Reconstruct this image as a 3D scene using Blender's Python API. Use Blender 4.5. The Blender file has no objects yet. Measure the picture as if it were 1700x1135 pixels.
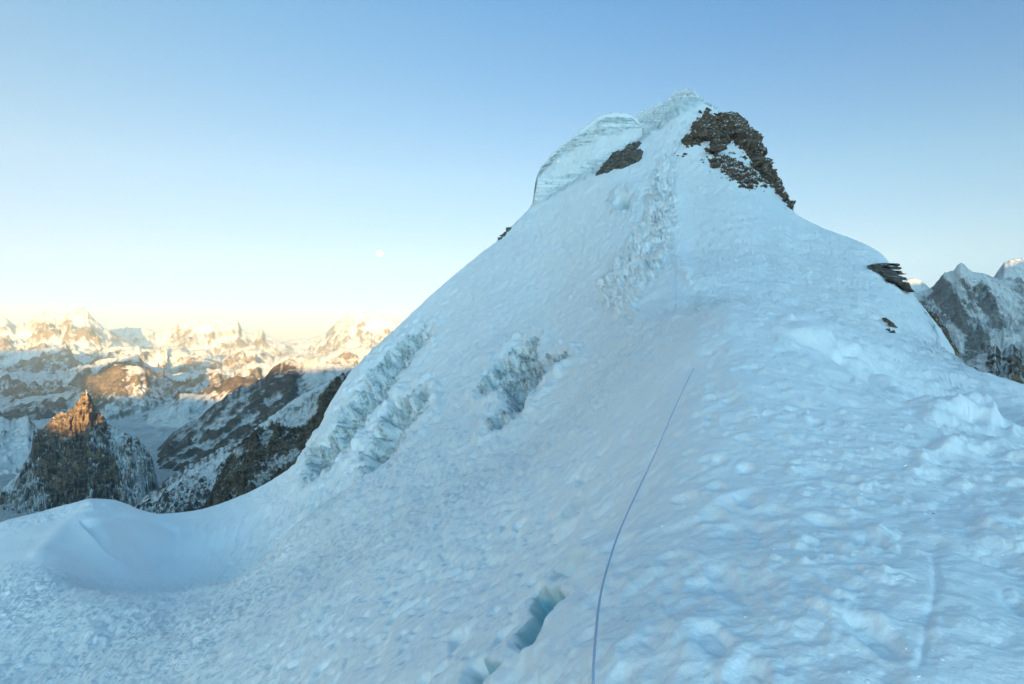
import bpy, bmesh, math, random
import numpy as np
from mathutils import Vector
random.seed(7); rng = np.random.default_rng(11)
S = bpy.context.scene
COL = S.collection
F = 1133.0; CX = 850.0; CY = 567.5            # photograph's focal length and centre in its own pixels (24 mm lens)

# ------------------------------------------------------------------ camera
cam = bpy.data.cameras.new('camera'); cam.lens = 24.0; cam.sensor_width = 36.0
cam.clip_start = 0.05; cam.clip_end = 400000
camo = bpy.data.objects.new('camera', cam); COL.objects.link(camo)
camo.location = (0, 0, 0); camo.rotation_euler = (math.radians(90), 0, 0)
S.camera = camo

# ------------------------------------------------------------------ sky, sun, exposure
SUN_EL = math.radians(3.0)
LDIR = np.array([-0.19, 0.982])                # the way the light travels over the ground (away behind the camera to the moon)
w = bpy.data.worlds.new('World'); S.world = w; w.use_nodes = True
nt = w.node_tree; N = nt.nodes; L = nt.links
bg = N['Background']
sky = N.new('ShaderNodeTexSky'); sky.sky_type = 'NISHITA'; sky.sun_disc = False
sky.sun_elevation = SUN_EL
sky.sun_rotation = math.atan2(-LDIR[0], -LDIR[1])
sky.altitude = 5500; sky.air_density = 1.0; sky.dust_density = 0.4; sky.ozone_density = 2.0
tc = N.new('ShaderNodeTexCoord'); sx = N.new('ShaderNodeSeparateXYZ'); L.new(tc.outputs['Generated'], sx.inputs[0])
def sky_ramp(stops):
    r = N.new('ShaderNodeValToRGB'); e = r.color_ramp.elements
    for i, (p, c) in enumerate(stops):
        q = e[i] if i < 2 else e.new(p)
        q.position = p; q.color = (c[0]/6, c[1]/6, c[2]/6, 1)
    L.new(sx.outputs[2], r.inputs[0]); return r
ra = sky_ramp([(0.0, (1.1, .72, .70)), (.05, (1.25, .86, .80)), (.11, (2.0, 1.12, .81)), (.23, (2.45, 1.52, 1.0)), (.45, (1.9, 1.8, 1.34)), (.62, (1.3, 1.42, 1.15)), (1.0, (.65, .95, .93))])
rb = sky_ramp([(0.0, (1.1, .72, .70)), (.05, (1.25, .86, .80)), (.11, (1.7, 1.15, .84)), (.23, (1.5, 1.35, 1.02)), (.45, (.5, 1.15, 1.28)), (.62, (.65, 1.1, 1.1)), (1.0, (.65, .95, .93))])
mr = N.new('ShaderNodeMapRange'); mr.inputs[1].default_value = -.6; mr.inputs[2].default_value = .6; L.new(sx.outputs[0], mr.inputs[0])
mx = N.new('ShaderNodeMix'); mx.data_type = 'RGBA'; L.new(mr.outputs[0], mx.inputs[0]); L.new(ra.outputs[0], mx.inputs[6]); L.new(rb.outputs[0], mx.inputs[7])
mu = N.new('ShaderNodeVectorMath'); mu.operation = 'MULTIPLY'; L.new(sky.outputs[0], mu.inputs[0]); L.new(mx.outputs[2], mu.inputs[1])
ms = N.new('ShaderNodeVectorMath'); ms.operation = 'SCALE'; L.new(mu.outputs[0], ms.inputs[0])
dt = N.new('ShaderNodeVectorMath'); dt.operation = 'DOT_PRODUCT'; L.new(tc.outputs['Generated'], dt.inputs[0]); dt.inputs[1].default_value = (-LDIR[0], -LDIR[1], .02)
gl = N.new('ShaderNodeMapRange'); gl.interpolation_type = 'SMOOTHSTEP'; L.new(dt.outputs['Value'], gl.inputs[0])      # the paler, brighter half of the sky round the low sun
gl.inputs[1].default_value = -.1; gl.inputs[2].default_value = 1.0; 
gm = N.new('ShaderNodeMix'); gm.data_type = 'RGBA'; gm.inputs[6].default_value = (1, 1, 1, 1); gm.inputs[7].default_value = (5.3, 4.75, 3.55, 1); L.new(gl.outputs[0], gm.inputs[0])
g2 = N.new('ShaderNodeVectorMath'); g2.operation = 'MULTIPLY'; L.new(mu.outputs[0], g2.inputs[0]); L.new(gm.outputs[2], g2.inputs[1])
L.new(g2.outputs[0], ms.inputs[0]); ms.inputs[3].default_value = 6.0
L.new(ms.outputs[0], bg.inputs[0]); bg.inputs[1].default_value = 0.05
sl = bpy.data.lights.new('sun', 'SUN'); sl.energy = 5.0; sl.angle = math.radians(0.5); sl.color = (1.0, 0.57, 0.19)
so = bpy.data.objects.new('sun', sl); COL.objects.link(so)
so.rotation_euler = Vector((LDIR[0]*math.cos(SUN_EL), LDIR[1]*math.cos(SUN_EL), -math.sin(SUN_EL))).to_track_quat('-Z', 'Y').to_euler()
so.location = (300, -1500, 900)
S.view_settings.view_transform = 'Standard'; S.view_settings.look = 'None'
S.view_settings.exposure = 2.70; S.view_settings.gamma = 1.0
S.cycles.volume_bounces = 1; S.cycles.max_bounces = 8; S.cycles.diffuse_bounces = 5
# ------------------------------------------------------------------ helpers: noise, grids, meshes
_perm = rng.permutation(256); _perm = np.concatenate([_perm]*3)
_g = rng.normal(size=(256, 3)); _g /= np.linalg.norm(_g, axis=1)[:, None]; _g = _g.astype(np.float32)
def perlin(x, y, z):
    x, y, z = np.broadcast_arrays(x, y, z)
    xi = np.floor(x).astype(np.int64); yi = np.floor(y).astype(np.int64); zi = np.floor(z).astype(np.int64)
    fx = (x-xi).astype(np.float32); fy = (y-yi).astype(np.float32); fz = (z-zi).astype(np.float32)
    xi &= 255; yi &= 255; zi &= 255
    u = fx*fx*fx*(fx*(fx*6-15)+10); v = fy*fy*fy*(fy*(fy*6-15)+10); t = fz*fz*fz*(fz*(fz*6-15)+10)
    def c(i, j, k):
        g = _g[_perm[_perm[_perm[xi+i]+yi+j]+zi+k]]
        return g[..., 0]*(fx-i)+g[..., 1]*(fy-j)+g[..., 2]*(fz-k)
    a = c(0,0,0); a += u*(c(1,0,0)-a); b = c(0,1,0); b += u*(c(1,1,0)-b); a += v*(b-a)
    d = c(0,0,1); d += u*(c(1,0,1)-d); b = c(0,1,1); b += u*(c(1,1,1)-b); d += v*(b-d)
    return (a + t*(d-a))*1.5
def fbm(x, y, z, o=4, g=0.5):
    s = 0; a = 1.0; f = 1.0
    for i in range(o):
        s = s + a*perlin(x*f+i*17.3, y*f-i*9.1, z*f+i*5.7); a *= g; f *= 2.03
    return s
def ridged(x, y, z, o=5, g=0.5):
    s = 0; a = 1.0; f = 1.0; wt = 1.0; nrm = 0
    for i in range(o):
        n = 1-np.minimum(np.abs(perlin(x*f+i*13.7, y*f+i*7.9, z*f-i*3.1))*1.6, 1); n = n*n*wt
        s = s + a*n; nrm += a; wt = np.clip(n*1.6, 0, 1); a *= g; f *= 2.1
    return s/nrm
def sm(a, b, x):
    t = np.clip((x-a)/(b-a), 0, 1); return t*t*(3-2*t)
def tps(pts, vals, qa, qb, lam=1e-5):
    """thin-plate surface through scattered values, read out on the grid qa x qb"""
    P = np.array(pts, float); n = len(P)
    d = ((P[:, None]-P[None])**2).sum(-1); K = 0.5*d*np.log(d+1e-12)
    A = np.zeros((n+3, n+3)); A[:n, :n] = K + lam*np.eye(n); A[:n, n] = 1; A[:n, n+1:] = P; A[n, :n] = 1; A[n+1:, :n] = P.T
    W = np.linalg.solve(A, np.concatenate([vals, [0, 0, 0]]))
    out = np.zeros((len(qa), len(qb)))
    for i, a in enumerate(qa):
        d = (a-P[:, 0])[None]**2 + (qb[:, None]-P[:, 1][None])**2
        out[i] = (0.5*d*np.log(d+1e-12)) @ W[:n] + W[n] + W[n+1]*a + W[n+2]*qb
    return out
def cubic(G, ia, ib):
    """Catmull-Rom read-out of grid G at fractional indices"""
    def wts(t): return (-.5*t+t*t-.5*t**3, 1-2.5*t*t+1.5*t**3, .5*t+2*t*t-1.5*t**3, -.5*t*t+.5*t**3)
    A = np.clip(np.floor(ia).astype(int), 1, G.shape[0]-3); B = np.clip(np.floor(ib).astype(int), 1, G.shape[1]-3)
    wa = wts(ia-A); wb = wts(ib-B); s = 0
    for i in range(4):
        for j in range(4):
            s = s + wa[i]*wb[j]*G[A+i-1, B+j-1]
    return s
def grid_mesh(name, V, mats, attrs=None, smooth=True, flip=False, close=False):
    n, m = V.shape[:2]; me = bpy.data.meshes.new(name)
    idx = np.arange(n*m).reshape(n, m)
    q = np.stack([idx[:-1, :-1], idx[1:, :-1], idx[1:, 1:], idx[:-1, 1:]], -1).reshape(-1, 4)
    if flip: q = q[:, ::-1]
    me.vertices.add(n*m); me.vertices.foreach_set('co', V.reshape(-1).astype(np.float32))
    me.loops.add(q.size); me.loops.foreach_set('vertex_index', q.reshape(-1).astype(np.int32))
    me.polygons.add(len(q)); me.polygons.foreach_set('loop_start', np.arange(0, q.size, 4, dtype=np.int32))
    me.polygons.foreach_set('use_smooth', np.full(len(q), smooth))
    for k, a in (attrs or {}).items():
        at = me.attributes.new(k, 'FLOAT', 'POINT'); at.data.foreach_set('value', a.reshape(-1).astype(np.float32))
    me.update(calc_edges=True)
    for mt in mats: me.materials.append(mt)
    return me
def link(name, me, parent=None, **props):
    o = bpy.data.objects.new(name, me); COL.objects.link(o)
    if parent: o.parent = parent
    for k, v in props.items(): o[k] = v
    return o
def normals(V):
    du = np.gradient(V, axis=0); dv = np.gradient(V, axis=1)
    n = np.cross(du, dv); n /= np.linalg.norm(n, axis=-1)[..., None]+1e-12
    return n*np.sign(n[..., 2:3]+1e-9)
def poly_dist(px, py, poly):
    """signed distance (inside positive) to a closed polygon"""
    P = np.array(poly, float); Q = np.roll(P, -1, 0); d = np.full(px.shape, 1e9); ins = np.zeros(px.shape, bool)
    for (ax, ay), (bx, by) in zip(P, Q):
        t = np.clip(((px-ax)*(bx-ax)+(py-ay)*(by-ay))/((bx-ax)**2+(by-ay)**2+1e-9), 0, 1)
        d = np.minimum(d, (px-ax-t*(bx-ax))**2+(py-ay-t*(by-ay))**2)
        c = ((ay > py) != (by > py)) & (px < (bx-ax)*(py-ay)/(by-ay+1e-12)+ax)
        ins ^= c
    d = np.sqrt(d); return np.where(ins, d, -d)
def line_dist(px, py, line):
    P = np.array(line, float); d = np.full(px.shape, 1e9)
    for (ax, ay), (bx, by) in zip(P[:-1], P[1:]):
        t = np.clip(((px-ax)*(bx-ax)+(py-ay)*(by-ay))/((bx-ax)**2+(by-ay)**2+1e-9), 0, 1)
        d = np.minimum(d, (px-ax-t*(bx-ax))**2+(py-ay-t*(by-ay))**2)
    return np.sqrt(d)

# ------------------------------------------------------------------ materials
class NT:
    def __init__(s, name):
        s.m = bpy.data.materials.new(name); s.m.use_nodes = True; s.t = s.m.node_tree; s.b = s.t.nodes['Principled BSDF']
    def n(s, kind, ins=None, **at):
        x = s.t.nodes.new('ShaderNode'+kind)
        for k, v in at.items(): setattr(x, k, v)
        for k, v in (ins or {}).items():
            if isinstance(v, bpy.types.NodeSocket): s.t.links.new(v, x.inputs[k])
            else: x.inputs[k].default_value = v
        return x
    def noise(s, scale, detail=5, rough=.55, vec=None, dist=0, **k):
        i = {'Scale': scale, 'Detail': detail, 'Roughness': rough, 'Distortion': dist}
        i['Vector'] = vec if vec is not None else s.pos()
        return s.n('TexNoise', i, **k).outputs[0]
    def pos(s):
        if not hasattr(s, '_p'): s._p = s.n('TexCoord').outputs['Object']
        return s._p
    def scaled(s, v):
        return s.n('Mapping', {'Vector': s.pos(), 'Scale': v}).outputs[0]
    def math(s, op, a, b=None, clamp=False):
        x = s.n('Math', {0: a}, operation=op, use_clamp=clamp)
        if b is not None:
            if isinstance(b, bpy.types.NodeSocket): s.t.links.new(b, x.inputs[1])
            else: x.inputs[1].default_value = b
        return x.outputs[0]
    def rng(s, v, a, b, c=0., d=1.):
        return s.n('MapRange', {0: v, 1: a, 2: b, 3: c, 4: d}).outputs[0]
    def mix(s, f, a, b):
        x = s.n('Mix', data_type='RGBA')
        for i, v in ((0, f), (6, a), (7, b)):
            if isinstance(v, bpy.types.NodeSocket): s.t.links.new(v, x.inputs[i])
            else: x.inputs[i].default_value = v if i == 0 else (*v, 1)
        return x.outputs[2]
    def attr(s, name): return s.n('Attribute', attribute_name=name).outputs['Fac']
    def bump(s, h, dist, strength=1.0, normal=None):
        i = {'Height': h, 'Distance': dist, 'Strength': strength}
        if normal is not None: i['Normal'] = normal
        return s.n('Bump', i).outputs[0]
    def set(s, **k):
        for a, v in k.items():
            a = a.replace('_', ' ')
            if isinstance(v, bpy.types.NodeSocket): s.t.links.new(v, s.b.inputs[a])
            else: s.b.inputs[a].default_value = v
        return s.m

def near_snow_material():
    m = NT('snow_near'); ice = m.attr('ice'); dirt = m.attr('grit')
    big = m.noise(.35, 4); n1 = m.noise(5, 6, .6); n2 = m.noise(26, 5, .65)
    base = m.mix(m.rng(big, .3, .7), (.82, .885, .95), (.87, .915, .955))
    icec = m.mix(m.noise(1.6, 5, .7, vec=m.scaled((1, 1, .35))), (.36, .52, .58), (.72, .83, .88))
    c = m.mix(m.rng(ice, 0, .8), base, icec); c = m.mix(m.rng(ice, .82, 1), c, (.40, .70, .79))
    c = m.mix(m.math('MULTIPLY', dirt, m.rng(m.noise(3.5, 6, .8), .40, .56), clamp=True), c, (.15, .185, .205))
    cs = m.attr('coarse'); b = m.bump(m.math('MULTIPLY', n1, m.rng(cs, 0, 1, .25, 1)), .10, .8); b = m.bump(n2, .010, .7, b); b = m.bump(m.math('MULTIPLY', m.noise(1.7, 7, .72), cs), .24, .6, b)
    return m.set(Base_Color=c, Roughness=m.rng(ice, 0, 1, .65, .38), Normal=b, Specular_IOR_Level=.25)
def mountain_material(name, scale, rock_a, rock_b, snow_lo, snow_hi, var=.35, snow=(.86, .91, .95), streak=3.0, bumpd=None, rockbias=0.0):
    """snow lies where the ground is flat enough, broken up by streaky noise; bare rock elsewhere"""
    m = NT(name); s = 1/scale
    geo = m.n('NewGeometry').outputs['Normal']
    nz = m.n('SeparateXYZ', {0: geo}).outputs[2]
    n1 = m.noise(s*1.6, 10, .72); n2 = m.noise(s*6, 8, .75, vec=m.scaled((1, 1/streak, 1/streak)), dist=.8)
    b = m.bump(n2, bumpd or scale*.22, 1.0); b = m.bump(m.noise(s*19, 6, .75), (bumpd or scale*.16)*.2, 1.0, b)
    bz = m.n('SeparateXYZ', {0: b}).outputs[2]
    k = m.math('ADD', m.math('ADD', m.math('MULTIPLY', nz, .62), m.math('MULTIPLY', bz, .38)), m.math('MULTIPLY', m.math('SUBTRACT', m.math('ADD', n1, n2), 1.0), var))
    k = m.math('ADD', k, m.attr('snow'))
    k = m.rng(m.math('SUBTRACT', k, rockbias), snow_lo, snow_hi)
    rk = m.mix(m.rng(m.noise(s*2.2, 8, .7, vec=m.scaled((1, 1, 2.2)), dist=1.0), .44, .74), rock_a, rock_b)
    return m.set(Base_Color=m.mix(k, rk, snow), Roughness=.85, Normal=b, Specular_IOR_Level=.15)

# ------------------------------------------------------------------ the snow ridge that climbs to the summit: control points (px, [(py, distance)...]) seen from the camera's stand
TRACKS = [
 (-700, [(1900,11),(1500,17),(1250,26),(1130,36),(1080,46),(1060,52)]),
 (-300, [(1700,9),(1350,15),(1180,24),(1080,32),(1000,42),(965,50),(950,54)]),
 (0,    [(2200,5.5),(1700,9.5),(1400,15),(1135,26),(1040,33),(962,41),(925,46),(893,51),(865,56)]),
 (100,  [(1700,8.5),(1135,24),(1040,30.5),(967,39),(940,43),(895,49),(858,55),(838,58)]),
 (180,  [(2200,5),(1135,22),(1060,27),(981,36.5),(992,41.5),(950,47),(880,52),(845,57),(825,60)]),
 (265,  [(1700,7),(1135,20),(1060,25),(1001,32),(986,35),(1012,42),(985,48),(938,55),(885,60),(850,67)]),
 (340,  [(1135,17.5),(1050,23),(988,32),(976,35),(1012,43),(978,50),(928,57),(875,63),(842,70)]),
 (420,  [(1700,5.2),(1135,14.5),(1050,19),(985,26),(943,35),(978,43),(930,51),(882,57),(845,65),(811,72)]),
 (500,  [(1135,11.5),(1020,17),(930,27),(870,37),(900,43),(858,50),(815,57),(783,65),(757,71)]),
 (580,  [(1700,3.6),(1135,9),(1020,13.5),(900,24),(813,38),(832,44),(780,52),(705,62),(650,70),(617,74)]),
 (640,  [(1135,7.5),(1000,12.5),(870,23),(765,41),(740,49),(655,63),(590,73),(557,78)]),
 (700,  [(1135,6.3),(1000,10.5),(850,21),(720,41),(620,62),(545,75),(501,81)]),
 (800,  [(1700,2.4),(1135,4.9),(1000,8),(850,16),(700,34),(600,52),(500,70),(416,86)]),
 (900,  [(1135,3.8),(1000,6),(850,12),(720,24),(600,43),(500,61),(400,78),(325,92)]),
 (1000, [(1700,1.9),(1135,3.05),(1000,4.3),(850,7.6),(720,14),(620,24),(540,36),(480,48),(400,64),(330,79),(270,92)]),
 (1060, [(1135,2.85),(1000,3.9),(850,6.2),(720,10.2),(620,16.5),(540,26.5),(480,40),(400,58),(300,80),(226,97)]),
 (1120, [(2600,.8),(1700,1.65),(1135,2.7),(1000,3.6),(850,5.3),(720,8),(620,12),(560,17.5),(520,24),(470,36),(400,54),(300,77),(200,98),(168,104)]),
 (1150, [(1135,2.65),(850,5.1),(720,7.5),(620,11),(545,16),(508,22),(470,35),(400,53),(250,86),(160,106)]),
 (1200, [(1700,1.6),(1135,2.6),(1000,3.3),(850,4.8),(720,6.9),(620,9.7),(540,13.7),(500,18),(506,24),(490,32),(440,42),(350,62),(250,86),(188,102)]),
 (1260, [(1135,2.55),(850,4.7),(720,6.7),(620,9.5),(545,13.2),(503,18),(512,25),(490,33),(440,43),(350,63),(290,77),(250,86)]),
 (1320, [(2600,.75),(1700,1.55),(1135,2.5),(1000,3.1),(850,4.6),(720,6.6),(620,9.4),(550,13.2),(512,17.5),(526,25),(500,34),(450,43),(400,55),(352,68)]),
 (1400, [(1135,2.45),(850,4.5),(720,6.6),(640,9.2),(575,13.2),(536,17),(552,24),(520,32),(470,41),(420,52),(388,60)]),
 (1470, [(1700,1.5),(1135,2.45),(850,4.4),(720,6.6),(650,9.3),(600,12.8),(562,16.5),(582,23),(545,31),(500,38),(460,46),(424,53)]),
 (1510, [(1135,2.4),(850,4.4),(720,6.7),(660,9.2),(615,12.5),(583,16.2),(605,22),(565,30),(520,38),(482,46)]),
 (1560, [(1135,2.4),(850,4.4),(730,6.7),(665,9.5),(628,12.5),(600,16),(618,22),(578,32),(540,41)]),
 (1600, [(2600,.7),(1135,2.4),(850,4.4),(740,6.7),(675,9.5),(636,12.5),(609,16),(632,23),(606,36)]),
 (1650, [(1700,1.5),(1135,2.4),(850,4.4),(745,6.7),(685,9.5),(648,12.5),(621,15.6),(655,22)]),
 (1700, [(1135,2.4),(1000,3.1),(850,4.3),(755,6.5),(700,9.0),(660,12.2),(636,15)]),
 (1850, [(1135,2.4),(850,4.3),(740,7.5),(690,11),(672,14)]),
 (2100, [(1700,1.5),(1135,2.5),(850,4.5),(790,7.3),(745,11),(730,13)]),
 (2500, [(2600,.7),(1700,1.6),(1200,2.7),(950,4.6),(880,7.3),(835,10.5),(820,12)]),
]
# the skyline of this surface: px, py, distance
CREST = [(-1500,1000,45),(-700,1060,52),(-300,950,54),(0,864,56),(40,854,57),(100,837,58),(140,828,59),(180,825,60),(215,835,63),(240,846,66),(265,850,67),(300,848,69),(340,841,70),(380,827,71),(420,811,72),(460,788,72),(490,768,71),
 (505,752,71),(530,705,71),(560,645,73),(580,617,74),(640,557,78),(700,501,81),(760,448,84),(800,416,86),(830,393,87),(860,362,89),(885,338,91),(930,308,92),(1000,270,92),(1060,226,97),(1100,193,102),(1120,176,104),(1150,160,106),
 (1185,176,104),(1215,196,99),(1240,222,92),(1260,254,86),(1290,312,76),(1320,352,68),(1360,373,64),(1400,388,60),(1440,405,56),(1470,424,53),(1490,455,50),(1510,482,46),(1540,518,43),(1560,540,41),(1585,580,38),(1598,602,30),(1606,609,19),(1625,615,16),(1650,621,15.6),(1700,636,15),(1850,672,14),(2100,730,13),(2500,820,12),(3400,1000,11)]
SC = 0.42                                       # how far a step in log-distance counts against a step sideways
U0, U1, L0, L1 = -2.3, 2.3, math.log(.6), math.log(190)
pts = []; vals = []
for px, lst in TRACKS:
    for py, Y in lst:
        pts.append(((px-CX)/F, math.log(Y)*SC)); vals.append((CY-py)/F)
for px, py, Y in CREST:
    if -800 < px < 2600: pts.append(((px-CX)/F, math.log(Y)*SC)); vals.append((CY-py)/F)
pts = np.array(pts); vals = np.array(vals)
_, keep = np.unique(np.round(pts, 3), axis=0, return_index=True)
GA, GB = np.linspace(U0, U1, 200), np.linspace(L0*SC, L1*SC, 220)
VG = tps(pts[keep], vals[keep], GA, GB, 2e-5)
CR = np.array(CREST, float)
def ridge_v(u, Y):
    """height over distance of the snow surface at sideways slope u and distance Y"""
    ia = (u-U0)/(U1-U0)*199; ib = (np.log(Y)-L0)/(L1-L0)*219
    v = cubic(VG, ia, ib)
    px = u*F+CX
    vc = (CY-np.interp(px, CR[:, 0], CR[:, 1]))/F; Yc = np.interp(px, CR[:, 0], CR[:, 2])
    sl = 1.1
    zb = vc*Yc - sl*(Y-Yc)
    d = np.clip(.5+.5*(vc+.0012-v)/.004, 0, 1); v = (vc+.0012)*(1-d)+v*d - .004*d*(1-d)   # never above the skyline
    z = v*Y; k = .012*Yc
    h = np.clip(.5+.5*(zb-z)/k, 0, 1)
    z = zb*(1-h)+z*h - k*h*(1-h)
    return z/Y

def build_ridge():
    cols = np.concatenate([np.linspace(-1500, -60, 80), np.arange(-50, 1751, 2.1), np.linspace(1762, 3400, 80)])
    nr = 640
    u = ((cols-CX)/F)[:, None]
    Yd = np.exp(np.linspace(math.log(.65), math.log(185), 1300))[None, :]
    v = ridge_v(*np.broadcast_arrays(u, Yd))
    py = CY-v*F
    Yc = np.interp(cols, CR[:, 0], CR[:, 2])[:, None]
    dv = np.abs(np.diff(py, axis=1)); dl = np.diff(np.log(Yd), axis=1)*np.ones_like(dv)
    wt = np.where(py[:, 1:] > 1190, .08, 1.0)*np.where(Yd[:, 1:] > Yc*1.06, .12, 1.0)
    cw = np.concatenate([np.zeros((len(cols), 1)), np.cumsum(wt*(np.minimum(dv, 40)+70*dl), axis=1)], 1)
    Y = np.stack([np.exp(np.interp(np.linspace(0, c[-1], nr), c, np.log(Yd[0]))) for c in cw])
    lY = np.log(Y); w9 = np.hanning(17)[1:-1]; w9 /= w9.sum(); k = len(w9)//2
    lp = np.concatenate([np.repeat(lY[:1], k, 0), lY, np.repeat(lY[-1:], k, 0)])
    lY1 = sum(w9[i]*lp[i:i+len(lY)] for i in range(len(w9)))
    wb = np.hanning(123)[1:-1]; wb /= wb.sum(); k = len(wb)//2
    lp = np.concatenate([np.repeat(lY[:1], k, 0), lY, np.repeat(lY[-1:], k, 0)])
    lY2 = sum(wb[i]*lp[i:i+len(lY)] for i in range(len(wb)))
    bl = (sm(1420, 1520, cols))[:, None]                        # where the skyline jumps from the far face to the near hump
    Y = np.exp(lY1*(1-bl)+lY2*bl)
    u = np.broadcast_to(u, Y.shape)
    v = ridge_v(u, Y)
    px = u*F+CX; py = CY-v*F
    P = np.stack([u*Y, Y, v*Y], -1)
    n = normals(P)
    x, y, z = P[..., 0], P[..., 1], P[..., 2]
    cresty = np.interp(px, CR[:, 0], CR[:, 1])
    edge = sm(0, 14, py-cresty)*.8+.2                            # quieter right at the skyline
    d = fbm(x*.13, y*.13, z*.13, 3)*.22*sm(4, 30, Y)*edge
    left = sm(0, 1, (1150-px)/260)                               # the left flank below the trodden crest
    far = sm(9, 24, Y)
    bowl = sm(0, 25, poly_dist(px, py, [(-200,880),(0,870),(180,825),(330,842),(440,820),(470,850),(400,925),(300,982),(200,980),(100,962),(0,950),(-200,990)]))*sm(40, 43, Y)
    lane = .7*sm(-4, 18, poly_dist(px, py, [(1118,300),(1150,310),(1165,400),(1165,440),(1150,520),(1060,525),(1045,500),(1100,440)])+fbm(x*.5, y*.5, z*.5, 3)*14)*sm(20, 26, Y)
    calm = (1-.9*bowl)*(1-.8*lane)
    patch = .45+.55*sm(-.25, .35, fbm(x*.22+9, y*.22, z*.22, 3))
    # sun cups: small pits all over the flank
    cups = -(1-np.minimum(np.abs(perlin(x*2.6, y*2.0, z*2.9))*2.2, 1))*.5 + fbm(x*4.4, y*3.2, z*5.5, 3)*.6
    d += cups*.115*sm(7, 22, Y)*calm*edge*patch
    cups2 = fbm(x*1.25, y*.9, z*1.6+4, 3)
    d += cups2*.14*far*calm*edge
    # soft lumps and old steps near the camera
    near = 1-sm(10, 24, Y)
    lum = fbm(x*1.7, y*1.3, z*1.7, 4); d += lum*(.026+.03*left)*near*sm(1, 4, Y)
    pits = np.minimum(fbm(x*2.9+3, y*2.3, z*2.9, 2)+.12, 0); d += pits*.20*near*(.25+.75*left)*sm(1, 3.5, Y)
    fine = fbm(x*9, y*7, z*9, 3); d += fine*.009*(1-sm(8, 16, Y))*(.9+.9*sm(0, .4, fbm(x*.7, y*.7, z*.7+8, 2)))
    # boot prints, half filled, up the hump beside the rope
    rp = np.random.default_rng(5)
    for track, step in (([(2.2,1190),(4,1228),(6,1215),(8,1195),(12,1185),(18,1178)], .40), ([(2.3,1420),(4,1400),(7,1340),(10,1290),(14,1262),(17,1255)], .52), ([(3.1,1110),(5,1160),(8,1172),(12,1176)], .62)):
        Yt = np.arange(track[0][0], track[-1][0], step)
        for i_, yt in enumerate(Yt):
            xt = (np.interp(yt, [a for a, b in track], [b for a, b in track])-CX)/F*yt+(.11 if i_ % 2 else -.11)+rp.uniform(-.06, .06); yt = yt+rp.uniform(-.08, .08)
            ca = math.cos(rp.uniform(-.35, .35)); sa = math.sqrt(1-ca*ca)*(1 if rp.random() > .5 else -1); sel = (np.abs(x-xt) < .4) & (np.abs(y-yt) < .5)
            if not sel.any(): continue
            ex = (x[sel]-xt)*ca+(y[sel]-yt)*sa; ey = -(x[sel]-xt)*sa+(y[sel]-yt)*ca
            e_ = np.sqrt((ex/.075)**2+(ey/.17)**2)+.25*perlin(x[sel]*9, y[sel]*9, z[sel]*9)
            dp = rp.uniform(.010, .032); d[sel] += -dp*(1-sm(.55, 1.1, e_))+.30*dp*np.exp(-((e_-1.35)/.3)**2)
    # wind-packed chips and chunks on the hump
    hump = sm(1150, 1330, px)*(1-sm(17, 21, Y))
    ch = np.maximum(fbm(x*5+11, y*3.4, z*5, 4)-.15, 0); d += ch*.05*hump*sm(2, 3.5, Y)
    dr = ridged(x*.55+1.3, y*.38+2.2, z*.5, 3); d += (dr-.45)*.15*sm(5, 11, Y)*hump*sm(4.5, 9, Y)*(1-.7*sm(0, 22, 30-(py-np.interp(px, [1150,1320,1470,1600,1700], [500,512,562,609,636]))))
    drift = line_dist(px, py, [(1310,540),(1380,575),(1450,605),(1540,680),(1640,705)]); d += .34*np.exp(-(drift/15)**2)*hump*sm(6, 8, Y)*(.5+fbm(x*1.1, y*.8, z+3, 2))
    hollow = poly_dist(px, py, [(1400,590),(1500,600),(1620,640),(1690,690),(1560,670),(1470,640)]); d -= .42*sm(-18, 22, hollow)*hump
    d2 = line_dist(px, py, [(1535,765),(1590,742),(1650,750),(1720,775)]); d += .12*np.exp(-(d2/18)**2)*(.6+fbm(x*2, y*1.5, z+5, 3))
    d2 = line_dist(px, py, [(1550,690),(1620,688),(1680,715)]); d += .13*np.exp(-(d2/12)**2)*(.6+fbm(x*2, y*1.5, z+6, 3))
    d2 = line_dist(px, py, [(1640,880),(1700,900),(1750,925)]); d += .07*np.exp(-(d2/22)**2)*(.6+fbm(x*3, y*2, z+7, 3))
    # the trodden stairway up the middle of the face
    tr = poly_dist(px, py, [(1118,255),(1122,330),(1114,420),(1090,455),(1062,490),(1048,528),(1000,510),(990,475),(1025,425),(1055,370),(1078,300),(1094,255)])
    st = np.abs(perlin(x*.9, y*.7+40, z*2.7)); st2 = fbm(x*2.2, y*1.5, z*4.6+7, 3)
    d += sm(-6, 8, tr)*sm(22, 26, Y)*(sm(.0, .45, st)*.56-.2+st2*.26)*(1-lane)
    tr2 = line_dist(px, py, [(1120,300),(1122,380),(1118,420),(1150,470)]); d += np.exp(-(tr2/8)**2)*sm(22, 26, Y)*(.12+.3*st2)
    tr3 = line_dist(px, py, [(1112,262),(1135,215),(1158,178)]); d += np.exp(-(tr3/9)**2)*sm(60, 70, Y)*(-.2+.5*st2)
    # trench of steps on the near ground
    tn = line_dist(px, py, [(1180,540),(1190,640),(1225,760),(1230,900),(1180,1135)]); w_ = np.interp(py, [540, 1135], [16, 75])
    k = np.exp(-(tn/w_)**2)*(1-sm(15, 20, Y)); d += k*(-.03+.03*perlin(x*2.1, y*1.5+7, z*2))
    ice = np.zeros_like(d); grit = np.zeros_like(d)
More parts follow.
